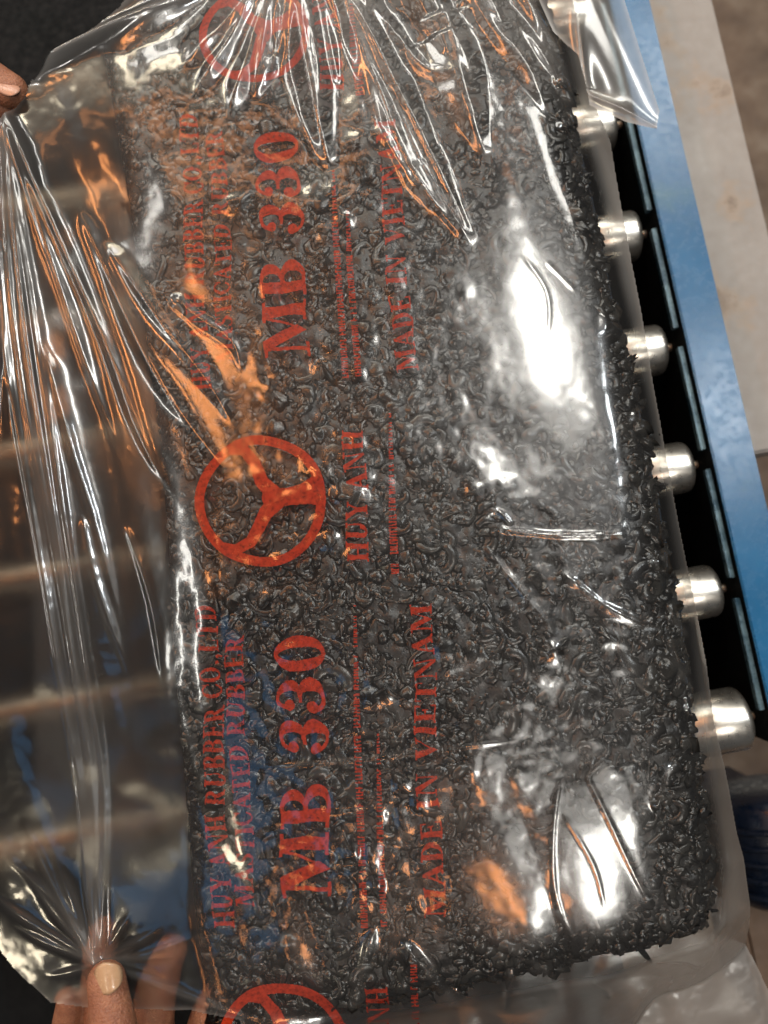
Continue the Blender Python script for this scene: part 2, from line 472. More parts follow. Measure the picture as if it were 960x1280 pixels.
# frames
T = np.stack([np.gradient(PX, axis=1), np.gradient(PY, axis=1), np.gradient(PZ, axis=1)], -1)
T /= np.linalg.norm(T, axis=-1, keepdims=True) + 1e-12
S = np.cross(T, np.array([0, 0, 1.0])); S /= np.linalg.norm(S, axis=-1, keepdims=True) + 1e-9
B = np.cross(S, T)
G = 6
th = np.arange(G) * 2 * math.pi / G
taper = np.array([.45, .85, 1, 1, 1, .97, .85, .4])
rr_ = rad[:, None] * taper[None] * (1 + .22 * rng.standard_normal((n, K)))
flat = np.where(flake, rng.uniform(.2, .4, n), rng.uniform(.25, .62, n))[:, None, None, None]
ring = (np.cos(th)[None, None, :, None] * S[:, :, None] * rng.uniform(1.0, 1.7, n)[:, None, None, None] + np.sin(th)[None, None, :, None] * B[:, :, None] * flat) * rr_[:, :, None, None]
V = np.stack([PX, PY, PZ], -1)[:, :, None] + ring                  # n,K,G,3
base = np.arange(K * G).reshape(K, G)
fl = []
for k in range(K - 1):
    for g in range(G):
        fl.append((base[k, g], base[k, (g + 1) % G], base[k + 1, (g + 1) % G], base[k + 1, g]))
for e in (0, K - 1):
    fl.append((base[e, 0], base[e, 1], base[e, 2], base[e, 3])); fl.append((base[e, 0], base[e, 3], base[e, 4], base[e, 5]))
fl = np.array(fl)
tone = rng.uniform(0, 1, n) * .75
big300 = np.argsort(-(rad * np.sqrt(curv) * (layer > .45) * ((sx > 200) & (sy > 20) & (sy < 1230) & (sd > .01))))[:300]
mask = np.ones(n, bool); mask[big300] = False
Vs = V[mask].reshape(-1, 3)
Fs = (fl[None] + (np.arange(mask.sum()) * K * G)[:, None, None]).reshape(-1, 4)
tag(link('rubber_strands', fast_mesh('rubber_strands', Vs, Fs, {'tone': np.repeat(tone[mask], K * G)}), M_rub, block, True), kind='stuff')
for i in big300:
    link('rubber_strand', fast_mesh('rubber_strand', V[i].reshape(-1, 3), fl, {'tone': np.full(K * G, tone[i])}), M_rub, block, True)

# ------------------------------------------------------------------ the film
H = Hcore.copy()
wv = np.stack([PX, PY], -1)
# finer samples along each strand, splatted into the grid
for a in (0, .5):
    X_ = PX[:, :-1] * (1 - a) + PX[:, 1:] * a; Y_ = PY[:, :-1] * (1 - a) + PY[:, 1:] * a; Z_ = PZ[:, :-1] * (1 - a) + PZ[:, 1:] * a
    qx, qy = ref_px(X_, Y_); rr2 = (rad[:, None] * 1.1 + 0 * X_).ravel(); qx = qx.ravel(); qy = qy.ravel(); zz = Z_.ravel()
    ci = np.round((qx - gx[0]) / ST).astype(int); cj = np.round((qy - gy[0]) / ST).astype(int)
    for dj in range(-3, 4):
        for di in range(-3, 4):
            I = ci + di; J = cj + dj
            g = (I >= 0) & (I < NX) & (J >= 0) & (J < NY)
            I, J = I[g], J[g]
            r2 = ((gx[I] - qx[g]) ** 2 + (gy[J] - qy[g]) ** 2) / 2262.0 ** 2
            q = rr2[g] ** 2 - r2; s = q > 0
            np.maximum.at(H, (J[s], I[s]), zz[g][s] + np.sqrt(q[s]) * .85)


def dil(a, r):
    o = a.copy()
    for k in range(1, r + 1):
        o[:, k:] = np.maximum(o[:, k:], a[:, :-k]); o[:, :-k] = np.maximum(o[:, :-k], a[:, k:])
    p = o.copy()
    for k in range(1, r + 1):
        p[k:] = np.maximum(p[k:], o[:-k]); p[:-k] = np.maximum(p[:-k], o[k:])
    return p


D2 = dil(H, 2)
detail = gauss(D2, 2.6) - gauss(D2, 9)
env_loose = gauss(gauss(dil(H, 6), 22), 16) + .0026
env_tight = env_loose + .26 * detail


def blob(cx, cy, rx, ry, rot=0.0):
    c, s = math.cos(rot), math.sin(rot); X = (GX - cx) * c + (GY - cy) * s; Y = -(GX - cx) * s + (GY - cy) * c
    return np.exp(-((X / rx) ** 2 + (Y / ry) ** 2) ** 1.5)


cling = (.95 - .65 * sstep(470, 640, GX + .0 * GY) * (1 - .4 * sstep(560, 700, GY) * sstep(980, 860, GY))) * (1 + .3 * field(40, 31))
for b_ in ((680, 400, 85, 190, -.2), (745, 1080, 72, 150, -.15), (250, 480, 75, 150, -.35), (630, 1120, 38, 85, -.4), (420, 80, 260, 95, 0),
           (650, 90, 110, 130, 0), (280, 200, 200, 50, 0), (790, 300, 60, 500, -.2), (400, 1190, 60, 90, 0)):
    cling *= 1 - .93 * blob(*b_)
cling = np.clip(cling, .02, 1.5)
flatz = ZT + .0022 + 0 * GX                                         # taut part
cling = cling * (1 - .85 * (1 - sstep(60, 120, SD0)) * (1 - sstep(200, 330, GX - .11 * GY)))
zf = np.maximum(env_tight, 0) * cling + (1 - cling) * env_loose

# off the block: each side has its own fall
edge_r = [(700, 0), (742, 180), (778, 340), (838, 620), (868, 780), (893, 960), (912, 1100), (908, 1165)]
dout = np.clip(-SD0 / 2262.0 + .003, 0, None)
cxm = 480
right_side = sstep(-40, 60, GX - (560 + .22 * GY))
bottom_side = sstep(1150, 1230, GY + .19 * (GX - 480) * 1.0) * sstep(250, 420, GX)
left_side = 1 - sstep(180, 330, GX - .11 * GY)
drop = right_side * 1.15 * dout + (1 - right_side) * bottom_side * .85 * dout
left_z = ZT + .0028 + .004 * sstep(250, 0, GX) - .012 * np.exp(-((GX - 150) / 90) ** 2) * sstep(150, 400, GY) * (1 - sstep(900, 1150, GY))
bw = sstep(-16 + 20 * left_side, 28 + 62 * left_side, SD0)
base_out = ZT - .004 - drop
base_out = base_out * (1 - left_side) + left_z * left_side
zf = zf * bw + base_out * (1 - bw)
zf = gauss(zf, 1.2)
patch = np.zeros_like(GX)
for b_ in ((680, 410, 110, 210, -.2), (742, 1085, 70, 145, -.15), (245, 440, 100, 230, -.3), (624, 1118, 62, 115, -.4)):
    patch = np.maximum(patch, blob(*b_))
zf = np.where(SD0 > 8 + 70 * left_side, np.maximum(zf, H - .0002), zf)
lv = np.clip(env_loose, env_loose[SD0 > 60].mean() - .0006, None)
calm = env_loose[SD0 > 60].mean() + .0007 + .15 * (gauss(lv, 60) - lv.mean())
zf = zf * (1 - patch) + calm * patch
zf = np.maximum(gauss(zf, 2.2) + .0002, .757)
# slow waves of the loose film
loose = 1 - bw * np.clip(cling * 1.2, 0, 1)
loose = gauss(loose, 12)
u_ = (GX * math.cos(.35) - (GY) * math.sin(.35)); v_ = (GX * math.sin(.35) + GY * math.cos(.35))


def warp_noise(sd, su, sv, rot):
    """anisotropic waves: su across, sv along"""
    c, s = math.cos(rot), math.sin(rot); r = np.random.default_rng(sd); o = np.zeros_like(GX)
    for _ in range(26):
        ku = r.normal(0, 1 / su); kv = r.normal(0, 1 / sv)
        o += np.cos(ku * (GX * c + GY * s) + kv * (-GX * s + GY * c) + r.uniform(0, 6.28))
    return o / 3.6


zf += loose * (.00045 * warp_noise(2, 22, 160, -.3) + .0009 * warp_noise(4, 60, 260, -.2)) * (1 - .85 * patch)
zf += (.00002 * field(3.5, 61) + .00005 * field(9, 62)) * (1 - .75 * patch)

haze = .014 + .008 * field(60, 70).clip(-1.5, 2) + 0 * GX
haze += (.10 + .24 * (1 - sstep(200, 700, GY))) * sstep(-5, 30, -SD) * right_side + .09 * bottom_side * sstep(0, 40, -SD)


def fold(pts, w, a, hz=.0, taper=(.15, .3), skew=0.0, tri=0):
    """ridge along a polyline of photo pixels: width w pixels, height a mm"""
    global zf, haze
    pts = np.array(pts, float)
    # smooth the polyline (Catmull-Rom)
    if len(pts) > 2:
        P = np.vstack([2 * pts[0] - pts[1], pts, 2 * pts[-1] - pts[-2]]); o = []
        for i in range(len(P) - 3):
            for t in np.linspace(0, 1, 7)[:-1]:
                o.append(.5 * ((2 * P[i + 1]) + (-P[i] + P[i + 2]) * t + (2 * P[i] - 5 * P[i + 1] + 4 * P[i + 2] - P[i + 3]) * t * t + (-P[i] + 3 * P[i + 1] - 3 * P[i + 2] + P[i + 3]) * t ** 3))
        o.append(pts[-1]); pts = np.array(o)
    seg = np.hypot(*np.diff(pts, axis=0).T); cum = np.r_[0, np.cumsum(seg)] / seg.sum()
    m_ = 5 * w
    x0, x1 = pts[:, 0].min() - m_, pts[:, 0].max() + m_; y0, y1 = pts[:, 1].min() - m_, pts[:, 1].max() + m_
    i0, i1 = np.searchsorted(gx, (x0, x1)); j0, j1 = np.searchsorted(gy, (y0, y1))
    if i1 <= i0 or j1 <= j0: return
    X, Y = GX[j0:j1, i0:i1], GY[j0:j1, i0:i1]
    best = np.full(X.shape, 1e9); tt = np.zeros(X.shape); sg = np.zeros(X.shape)
    for k in range(len(pts) - 1):
        p, q = pts[k], pts[k + 1]; v = q - p; L2 = v @ v + 1e-9
        t = np.clip(((X - p[0]) * v[0] + (Y - p[1]) * v[1]) / L2, 0, 1)
        ex, ey = X - p[0] - t * v[0], Y - p[1] - t * v[1]; d = np.hypot(ex, ey); m = d < best
        best[m] = d[m]; tt[m] = (cum[k] + t * (cum[k + 1] - cum[k]))[m]; sg[m] = np.sign(v[0] * ey - v[1] * ex)[m]
    a = a * GAIN * (1 if len(pts) and pts[0][1] > 100 else 1.35); w = w * (1 if pts[0][1] > 100 else 1.7)
    env = sstep(0, taper[0] + 1e-6, tt) * (1 - sstep(1 - taper[1] - 1e-6, 1, tt)) if taper[0] else (1 - sstep(1 - taper[1], 1, tt))
    ww = w * (.55 + .45 * env)
    sdist = best * sg / ww
    prof = np.exp(-np.abs(sdist) ** 1.6 * np.where(sdist > 0, 1 + skew, 1 - skew))
    if tri:                                                     # a flat-sided pleat whose flanks have slope tri
        wt = w * (.35 + .65 * env); prof = np.maximum(0, 1 - best / wt); zf[j0:j1, i0:i1] += tri * wt / 2262 * prof * sstep(0, .03, tt) * (1 - sstep(.93, 1, tt))
    else:
        zf[j0:j1, i0:i1] += a * .001 * env * prof
    hz *= .5 if pts[0][0] < 200 else 1
    if hz: haze[j0:j1, i0:i1] += hz * env * np.exp(-sdist ** 2 * .6)


GAIN = 1.0
FR = np.random.default_rng(99)
# taut bundle down the left side, from the upper fingers to the pinching thumb
for k in range(9):
    a = k / 8
    mx1 = 14 + 44 * a + FR.uniform(-4, 4); mx2 = 68 + 36 * a + FR.uniform(-4, 4)
    fold([(5 + 10 * a, 150), (mx1, 430), (mx2, 800), (102 + 30 * a, 1010), (126 + 10 * a, 1192)], FR.uniform(2.2, 5), FR.uniform(.35, 1.1), .05, (.02, .02), FR.uniform(-.4, .4))
# white and orange streak folds fanning from the upper fingers
for pts, w, a in (([(10, 142), (35, 190), (62, 262)], 8, 3.0), ([(14, 150), (60, 300), (112, 470), (160, 600)], 6, 1.5), ([(20, 160), (90, 330), (150, 470), (200, 610)], 8, 1.8),
                  ([(50, 230), (120, 400), (170, 540), (230, 640)], 7, 1.6), ([(100, 260), (160, 400), (215, 500), (290, 600)], 10, 2.0), ([(130, 300), (200, 400), (262, 480), (300, 545)], 9, 1.7),
                  ([(215, 370), (250, 400), (292, 430), (305, 470)], 6, 1.2), ([(60, 430), (90, 560), (115, 650), (150, 800)], 6, 1.4), ([(100, 640), (120, 740), (160, 860)], 6, 1.3),
                  ([(150, 650), (185, 760), (200, 870)], 5, .9), ([(5, 300), (15, 420), (8, 560)], 7, 1.4), ([(20, 200), (40, 420), (70, 640)], 5, 1.2)):
    fold(pts, w, a, .04, (.1, .4), .3)
# fan from the upper fingers toward the top
for k in range(9):
    a = k / 8; ex_ = 300 - 30 * k + FR.uniform(-15, 15); ey_ = -30 + 150 * a ** 1.3
    fold([(22, 122), (22 + (ex_ - 22) * .5, 122 + (ey_ - 122) * .55), (ex_, ey_)], FR.uniform(3.5, 7), FR.uniform(.8, 1.9), .07, (.05, .35), FR.uniform(-.4, .4))
# fan from the gathered top
for pts, w, a in (([(366, -40), (378, 60), (396, 150), (414, 215)], 8, 3.4), ([(375, -40), (392, 40), (402, 110), (404, 170)], 5, 2.0), ([(355, -40), (320, 50), (296, 120), (285, 160)], 7, 2.4),
                  ([(345, -40), (290, 30), (250, 70), (225, 95)], 8, 2.6), ([(340, -40), (300, 40), (262, 95), (240, 130)], 5, 1.6), ([(380, -40), (430, 20), (470, 110), (505, 200), (545, 262), (590, 311)], 7, 2.6),
                  ([(395, -40), (455, 40), (500, 120), (560, 240), (592, 310)], 5, 1.8), ([(400, -40), (480, 30), (530, 90), (585, 100)], 5, 1.2), ([(350, -30), (330, 60), (318, 130)], 5, 1.4),
                  ([(365, -30), (352, 60), (335, 95), (322, 130)], 4, 1.2), ([(420, -40), (445, 60), (450, 140), (460, 200)], 9, 1.3), ([(550, 50), (570, 110), (600, 195)], 13, 1.8),
                  ([(580, 0), (620, 50), (660, 90), (690, 150)], 9, 2.0), ([(560, -20), (640, 30), (700, 100), (720, 170)], 6, 1.3), ([(500, -40), (560, 40), (600, 120)], 6, 1.2),
                  ([(640, -30), (690, 60), (725, 110)], 6, 1.6), ([(620, -30), (670, 20), (715, 80)], 4, 1.2), ([(300, -40), (230, 10), (150, 60)], 6, 1.3), ([(190, -20), (130, 30), (60, 90)], 7, 1.5)):
    fold(pts, w, a, .06, (.02, .3), FR.uniform(-.4, .4))
for pts, w, sl in (([(372, -40), (384, 60), (398, 140), (413, 216)], 15, .27), ([(425, -40), (485, 110), (532, 215), (591, 313)], 13, .22), ([(556, 20), (580, 120), (606, 200)], 13, .19),
                   ([(352, -40), (300, 40), (258, 105)], 11, .11), ([(335, -45), (280, 20), (225, 75)], 10, .12), ([(300, -50), (200, 25), (100, 75)], 13, .09), ([(445, -40), (470, 60), (512, 150)], 7, .24),
                   ([(590, -20), (640, 60), (690, 150)], 9, .2), ([(398, -40), (408, 30), (424, 110)], 7, .26), ([(365, -40), (345, 50), (318, 130)], 8, .2), ([(640, -30), (672, 40), (712, 120)], 8, .16),
                   ([(500, -40), (536, 30), (560, 80)], 8, .22), ([(8, 146), (30, 190), (62, 262)], 10, .12)):
    fold(pts, w / .65, 0, .05, (.03, .6), tri=sl)
for k in range(16):                                                 # ruffles along the gathered top edge
    x = 180 + 36 * k + FR.uniform(-12, 12)
    fold([(370 + (x - 370) * .35, -60), (370 + (x - 370) * .7, -25), (x, 18 + FR.uniform(-8, 30))], FR.uniform(4, 8), FR.uniform(.6, 1.6), .09, (.02, .5), FR.uniform(-.4, .4))
# fan from the thumb
for ex_, ey_, w, a in ((30, 1010, 5, 1.6), (8, 1060, 5, 1.4), (-20, 1100, 6, 1.8), (20, 1150, 5, 1.5), (60, 1215, 4, 1.2), (72, 1060, 7, 2.0), (210, 1150, 5, 1.3), (260, 1160, 3.5, .8),
                       (212, 1216, 4, 1.4), (300, 1262, 3.5, .9), (170, 1130, 5, 1.2), (225, 1190, 4, 1.0), (90, 1130, 5, 1.5), (40, 1090, 4, 1.2), (190, 1255, 5, 1.3), (350, 1285, 3, .8)):
    fold([(131, 1197), (131 + (ex_ - 131) * .5 + FR.uniform(-8, 8), 1197 + (ey_ - 1197) * .5 + FR.uniform(-8, 8)), (ex_, ey_)], w * FR.uniform(.8, 1.3), a * .6, .08, (.03, .4), FR.uniform(-.4, .4))
# creases over the block
for pts, w, a in (([(605, 658), (640, 664), (700, 670), (785, 669)], 3.5, .9), ([(318, 957), (420, 950), (520, 938), (660, 922)], 2.2, .45), ([(700, 965), (690, 1040), (694, 1120), (722, 1185)], 3, .22),
                  ([(722, 950), (752, 1010), (790, 1090), (822, 1150)], 3, .25), ([(815, 1015), (832, 975), (850, 945)], 5, 1.4), ([(820, 1000), (845, 993), (868, 992)], 3, .6),
                  ([(835, 790), (850, 830), (878, 870)], 4, .9), ([(838, 765), (856, 785), (872, 800)], 4, .8), ([(700, 715), (760, 760), (830, 790)], 5, .7), ([(610, 690), (650, 740), (700, 800)], 4, .5),
                  ([(650, 320), (682, 370), (684, 430)], 2, .1), ([(680, 330), (700, 350), (722, 372)], 2, .12), ([(500, 1170), (540, 1220), (580, 1285)], 6, 2.0), ([(820, 1212), (880, 1235), (940, 1285)], 5, 1.6),
                  ([(740, 1230), (770, 1262), (790, 1300)], 4, 1.0), ([(640, 1205), (636, 1250), (640, 1300)], 4, .9), ([(700, 1010), (740, 1080), (755, 1140)], 2.2, .15), ([(640, 660), (620, 640), (600, 650)], 3, .6),
                  ([(470, 1150), (455, 1200), (440, 1290)], 5, .9), ([(660, 1195), (700, 1250), (720, 1310)], 6, 1.0), ([(900, 1180), (925, 1230), (940, 1300)], 5, 1.2)):
    fold(pts, w, a, .03, (.15, .25), FR.uniform(-.4, .4))
zf = gauss(zf, .9)
haze = np.clip(haze, .006, .45)

# outline of the upper sheet (photo pixel, height)
out = [(-40, 175, ZT), (0, 148, ZT), (18, 134, ZT), (36, 100, ZT), (95, 48, ZT), (150, 8, ZT), (190, -30, ZT), (215, -105, ZT), (700, -105, ZT), (722, 20, .845), (735, 110, .84), (763, 175, .837), (776, 250, .836), (790, 330, .836),
       (808, 430, .836), (832, 570, .836), (850, 660, .836), (866, 735, .836), (883, 830, .836), (892, 900, .836), (905, 955, .834), (922, 1040, .832), (942, 1150, .830), (962, 1240, .828), (1010, 1500, .82),
       (330, 1500, ZT), (300, 1275, ZT), (235, 1262, ZT), (180, 1262, ZT), (120, 1262, ZT), (62, 1254, ZT), (20, 1215, ZT), (-10, 1175, ZT), (-80, 1085, ZT), (-85, 175, ZT)]
opoly = []
for x, y, z in out:
    for _ in range(8):
        p = at(x, y, z); a, b = ref_px(np.array([p[0]]), np.array([p[1]])); z = .5 * z + .5 * samp(zf, a, b)[0]
    opoly.append((a[0], b[0]))
jx = GX + field(25, 81) * .8; jy = GY + field(25, 82) * .8
ins = inside(opoly, jx, jy)
fd = pdist(opoly, GX, GY)
haze += .10 * np.exp(-(fd / 4) ** 2)                               # doubled hem
idx = np.arange(NY * NX).reshape(NY, NX)
fq = np.stack([idx[:-1, :-1], idx[1:, :-1], idx[1:, 1:], idx[:-1, 1:]], -1)
fk = ins[:-1, :-1] & ins[1:, :-1] & ins[1:, 1:] & ins[:-1, 1:]
v, f, at_ = compact(np.stack([WX, WY, zf], -1).reshape(-1, 3), fq[fk], {'haze': haze.ravel(), 'cloud': ((.88 * left_side + .5 * (1 - left_side)) * sstep(8 + 22 * left_side, -16, SD0)).ravel()})
bag = tag(empty('plastic_bag', (0, 0, .752)), 'clear plastic bag with red lettering stretched over the dark rubber block', 'plastic bag')
link('upper_film', fast_mesh('upper_film', v, f, at_), M_film, bag, True)

# the underside of the bag lies on the rollers
s4 = (slice(None, None, 5), slice(None, None, 5))
ny, nx = GX[s4].shape; idx = np.arange(ny * nx).reshape(ny, nx)
fq = np.stack([idx[:-1, :-1], idx[1:, :-1], idx[1:, 1:], idx[:-1, 1:]], -1)
ins2 = ins[s4]
fk = ins2[:-1, :-1] & ins2[1:, :-1] & ins2[1:, 1:] & ins2[:-1, 1:]
zu = .7512 + .0012 * np.abs(field(30, 90))[s4]
v, f, _ = compact(np.stack([WX[s4], WY[s4], zu], -1).reshape(-1, 3), fq[fk])
link('lower_film', fast_mesh('lower_film', v, f), M_under, bag, True)

# loose corner flap at the upper right
FPOLY = [(640, -60), (755, -60), (772, -5), (800, 70), (826, 137), (822, 160), (782, 150), (738, 128), (722, 70), (690, 40)]
fx = np.arange(630, 835, .9); fy = np.arange(-60, 170, .9); FX, FY = np.meshgrid(fx, fy)
fz = ZT + .004 + .00008 * (FX - 700) * .3 + .0007 * np.sin((FX - FY * .5) / 11) - .00010 * (FY - 0) * .6
crease = np.exp(-np.abs((FX - 738) * .45 - (FY - 112) * .95 + 6) / 5); fz += .003 * crease
crease2 = np.exp(-np.abs((FX - 722) * 1.0 - (FY - 40) * .16) / 5) * (FY < 110); fz += .002 * crease2
pw_ = at(FX, FY, ZT); ii = inside(FPOLY, FX, FY)
hzf = .10 + .28 * np.exp(-(pdist(FPOLY, FX, FY) / 4) ** 2) + .15 * ((FX - 738) * .45 - (FY - 112) * .95 + 6 < 0) + .2 * crease
idx = np.arange(FX.size).reshape(FX.shape)
fq = np.stack([idx[:-1, :-1], idx[1:, :-1], idx[1:, 1:], idx[:-1, 1:]], -1)
fk = ii[:-1, :-1] & ii[1:, :-1] & ii[1:, 1:] & ii[:-1, 1:]
v, f, at_ = compact(np.stack([pw_[..., 0], pw_[..., 1], fz], -1).reshape(-1, 3), fq[fk], {'haze': hzf.ravel(), 'cloud': hzf.ravel() * 0 + .3})
link('corner_flap', fast_mesh('corner_flap', v, f, at_), M_film, bag, True)

# ------------------------------------------------------------------ red printing on the film
# glyphs in a box of height 1: ('p', points) polygon, ('o', cx, cy, rx, ry, irx, iry, x0, x1, y0, y1) clipped oval ring
TH, TN, SF = .24, .075, .07


def rect(x0, y0, x1, y1): return ('p', [(x0, y0), (x1, y0), (x1, y1), (x0, y1)])


def stem(x, w=TH, s=.09): return [rect(x, 0, x + w, 1), rect(x - s, 0, x + w + s, SF), rect(x - s, 1 - SF, x + w + s, 1)]


def ring_(cx, cy, rx, ry, ix, iy, x0=-9, x1=9, y0=-9, y1=9): return ('o', cx, cy, rx, ry, ix, iy, x0, x1, y0, y1)


GL = {
    'M': (1.22, stem(.88) + [rect(.14, 0, .14 + TN, 1), rect(.03, 0, .32, SF), rect(.0, 1 - SF, .3, 1), ('p', [(.12, 1), (.38, 1), (.68, .22), (.56, 0)]), ('p', [(.56, 0), (.62, .26), (.88, 1), (.95, 1)])]),
    'B': (.86, stem(.12) + [ring_(.40, .74, .36, .26, .15, .185, x0=.30), ring_(.42, .27, .41, .27, .18, .19, x0=.30), rect(.3, .93, .42, 1), rect(.3, 0, .42, .07), rect(.3, .47, .42, .54)]),
    '3': (.70, [ring_(.32, .74, .30, .26, .09, .19, x0=.30), ring_(.30, .28, .36, .28, .12, .21, x0=.28), ring_(.30, .74, .24, .26, .16, .19, x1=.31, y0=.74), ring_(.28, .28, .26, .28, .17, .21, x1=.29, y1=.26), ring_(.14, .73, .10, .10, 0, 0), ring_(.12, .27, .11, .11, 0, 0), rect(.2, .47, .36, .54)]),
    '0': (.70, [ring_(.35, .5, .34, .5, .125, .42)]),
    'O': (.94, [ring_(.46, .5, .45, .5, .22, .43)]),
    'C': (.88, [ring_(.46, .5, .45, .5, .22, .43, x1=.62), ring_(.46, .5, .40, .5, .30, .43, x0=.60, y1=.3), ring_(.46, .5, .40, .5, .30, .43, x0=.60, y0=.72), rect(.76, .62, .82, 1)]),
    'D': (.92, stem(.12) + [ring_(.38, .5, .50, .5, .26, .43, x0=.3), rect(.3, 0, .4, SF), rect(.3, 1 - SF, .4, 1)]),
    'H': (1.02, stem(.12) + stem(.66) + [rect(.3, .46, .7, .54)]),
    'U': (.96, [rect(.12, .3, .36, 1), rect(.03, 1 - SF, .45, 1), rect(.72, .3, .79, 1), rect(.62, 1 - SF, .90, 1), ring_(.455, .32, .335, .33, .10, .23, y1=.32)]),
    'Y': (.94, [('p', [(.03, 1), (.32, 1), (.58, .5), (.36, .45)]), ('p', [(.82, 1), (.9, 1), (.6, .46), (.52, .5)]), rect(.36, 0, .6, .5), rect(.26, 0, .7, SF), rect(0, 1 - SF, .42, 1), rect(.7, 1 - SF, .96, 1)]),
    'A': (.98, [('p', [(.42, 1), (.54, 1), (.93, 0), (.66, 0), (.38, .78)]), ('p', [(.42, 1), (.5, .9), (.19, 0), (.1, 0)]), rect(.0, 0, .3, SF), rect(.56, 0, 1.0, SF), rect(.22, .28, .72, .36)]),
    'N': (1.02, [rect(.14, 0, .21, 1), rect(.02, 0, .33, SF), rect(0, 1 - SF, .3, 1), ('p', [(.1, 1), (.38, 1), (.88, 0), (.76, 0)]), rect(.80, 0, .87, 1), rect(.68, 1 - SF, 1.0, 1)]),
    'R': (.96, stem(.12) + [ring_(.40, .72, .38, .28, .16, .2, x0=.30), rect(.3, .93, .42, 1), rect(.3, .44, .42, .52), ('p', [(.40, .48), (.62, .50), (.90, 0), (.66, 0)]), rect(.64, 0, .98, SF)]),
    'E': (.84, stem(.12) + [rect(.3, 0, .78, SF), rect(.3, 1 - SF, .76, 1), rect(.3, .46, .6, .54), rect(.72, 0, .78, .28), rect(.70, .74, .76, 1), rect(.54, .36, .6, .64)]),
    'L': (.80, stem(.12) + [rect(.3, 0, .76, SF), rect(.70, 0, .76, .32)]),
    'T': (.88, [rect(.32, 0, .56, 1), rect(.22, 0, .66, SF), rect(.04, 1 - SF, .84, 1), rect(.04, .7, .10, 1), rect(.78, .7, .84, 1)]),
    'I': (.50, stem(.13)),
    'V': (.94, [('p', [(.04, 1), (.32, 1), (.58, .2), (.46, 0)]), ('p', [(.46, 0), (.52, .24), (.78, 1), (.86, 1)]), rect(0, 1 - SF, .4, 1), rect(.66, 1 - SF, .94, 1)]),
    'S': (.72, [ring_(.36, .74, .31, .26, .10, .19, x1=.38), ring_(.34, .74, .28, .26, .20, .19, x0=.36, y0=.8), ring_(.36, .27, .33, .27, .11, .20, x0=.34), ring_(.36, .27, .31, .27, .22, .20, x1=.36, y1=.2),
                ('p', [(.12, .62), (.3, .42), (.6, .36), (.44, .56)]), rect(.58, .7, .63, 1), rect(.05, 0, .10, .3)]),
    '.': (.34, [ring_(.15, .10, .11, .11, 0, 0)]), ',': (.34, [ring_(.15, .08, .11, .11, 0, 0), ('p', [(.12, .06), (.26, .1), (.12, -.18), (.06, -.16)])]),
    ' ': (.42, []),
}


def eval_prims(prims, X, Y):
    m = np.zeros(X.shape, bool)
    for p in prims:
        if p[0] == 'p': m |= inside(p[1], X, Y)
        else:
            _, cx, cy, rx, ry, ix, iy, x0, x1, y0, y1 = p
            r = (((X - cx) / rx) ** 2 + ((Y - cy) / ry) ** 2 <= 1)
            if ix: r &= (((X - cx) / ix) ** 2 + ((Y - cy) / iy) ** 2 >= 1)
            m |= r & (X >= x0) & (X <= x1) & (Y >= y0) & (Y <= y1)
    return m


def drape(px, py, off=-.00022):
    z = np.full(px.shape, ZT)
    for _ in range(5):
        P = at(px, py, z); qx, qy = ref_px(P[..., 0], P[..., 1]); z = samp(zf, qx, qy) + off
    return at(px, py, z)


def ink_cells(name, M, ox, oy, st):
    """mask M sampled at photo pixels ox + st*i, oy + st*j -> draped mesh"""
    J, I = np.nonzero(M)
    if not len(I): return
    q = np.stack([J * (M.shape[1] + 1) + I, (J + 1) * (M.shape[1] + 1) + I, (J + 1) * (M.shape[1] + 1) + I + 1, J * (M.shape[1] + 1) + I + 1], -1)
    u, inv = np.unique(q, return_inverse=True)
    jj, ii_ = np.divmod(u, M.shape[1] + 1)
    P = drape(ox + st * ii_, oy + st * jj)
    return link(name, fast_mesh(name, P, inv.reshape(q.shape)), M_ink, bag, True)


def wear(X, Y, amt):
    return (np.sin(X * 1.7 + np.sin(Y * 1.1) * 2) * np.sin(Y * 1.9 + np.sin(X * .8) * 2.3) + .6 * np.sin(X * 4.1 + Y * 2.7)) < amt


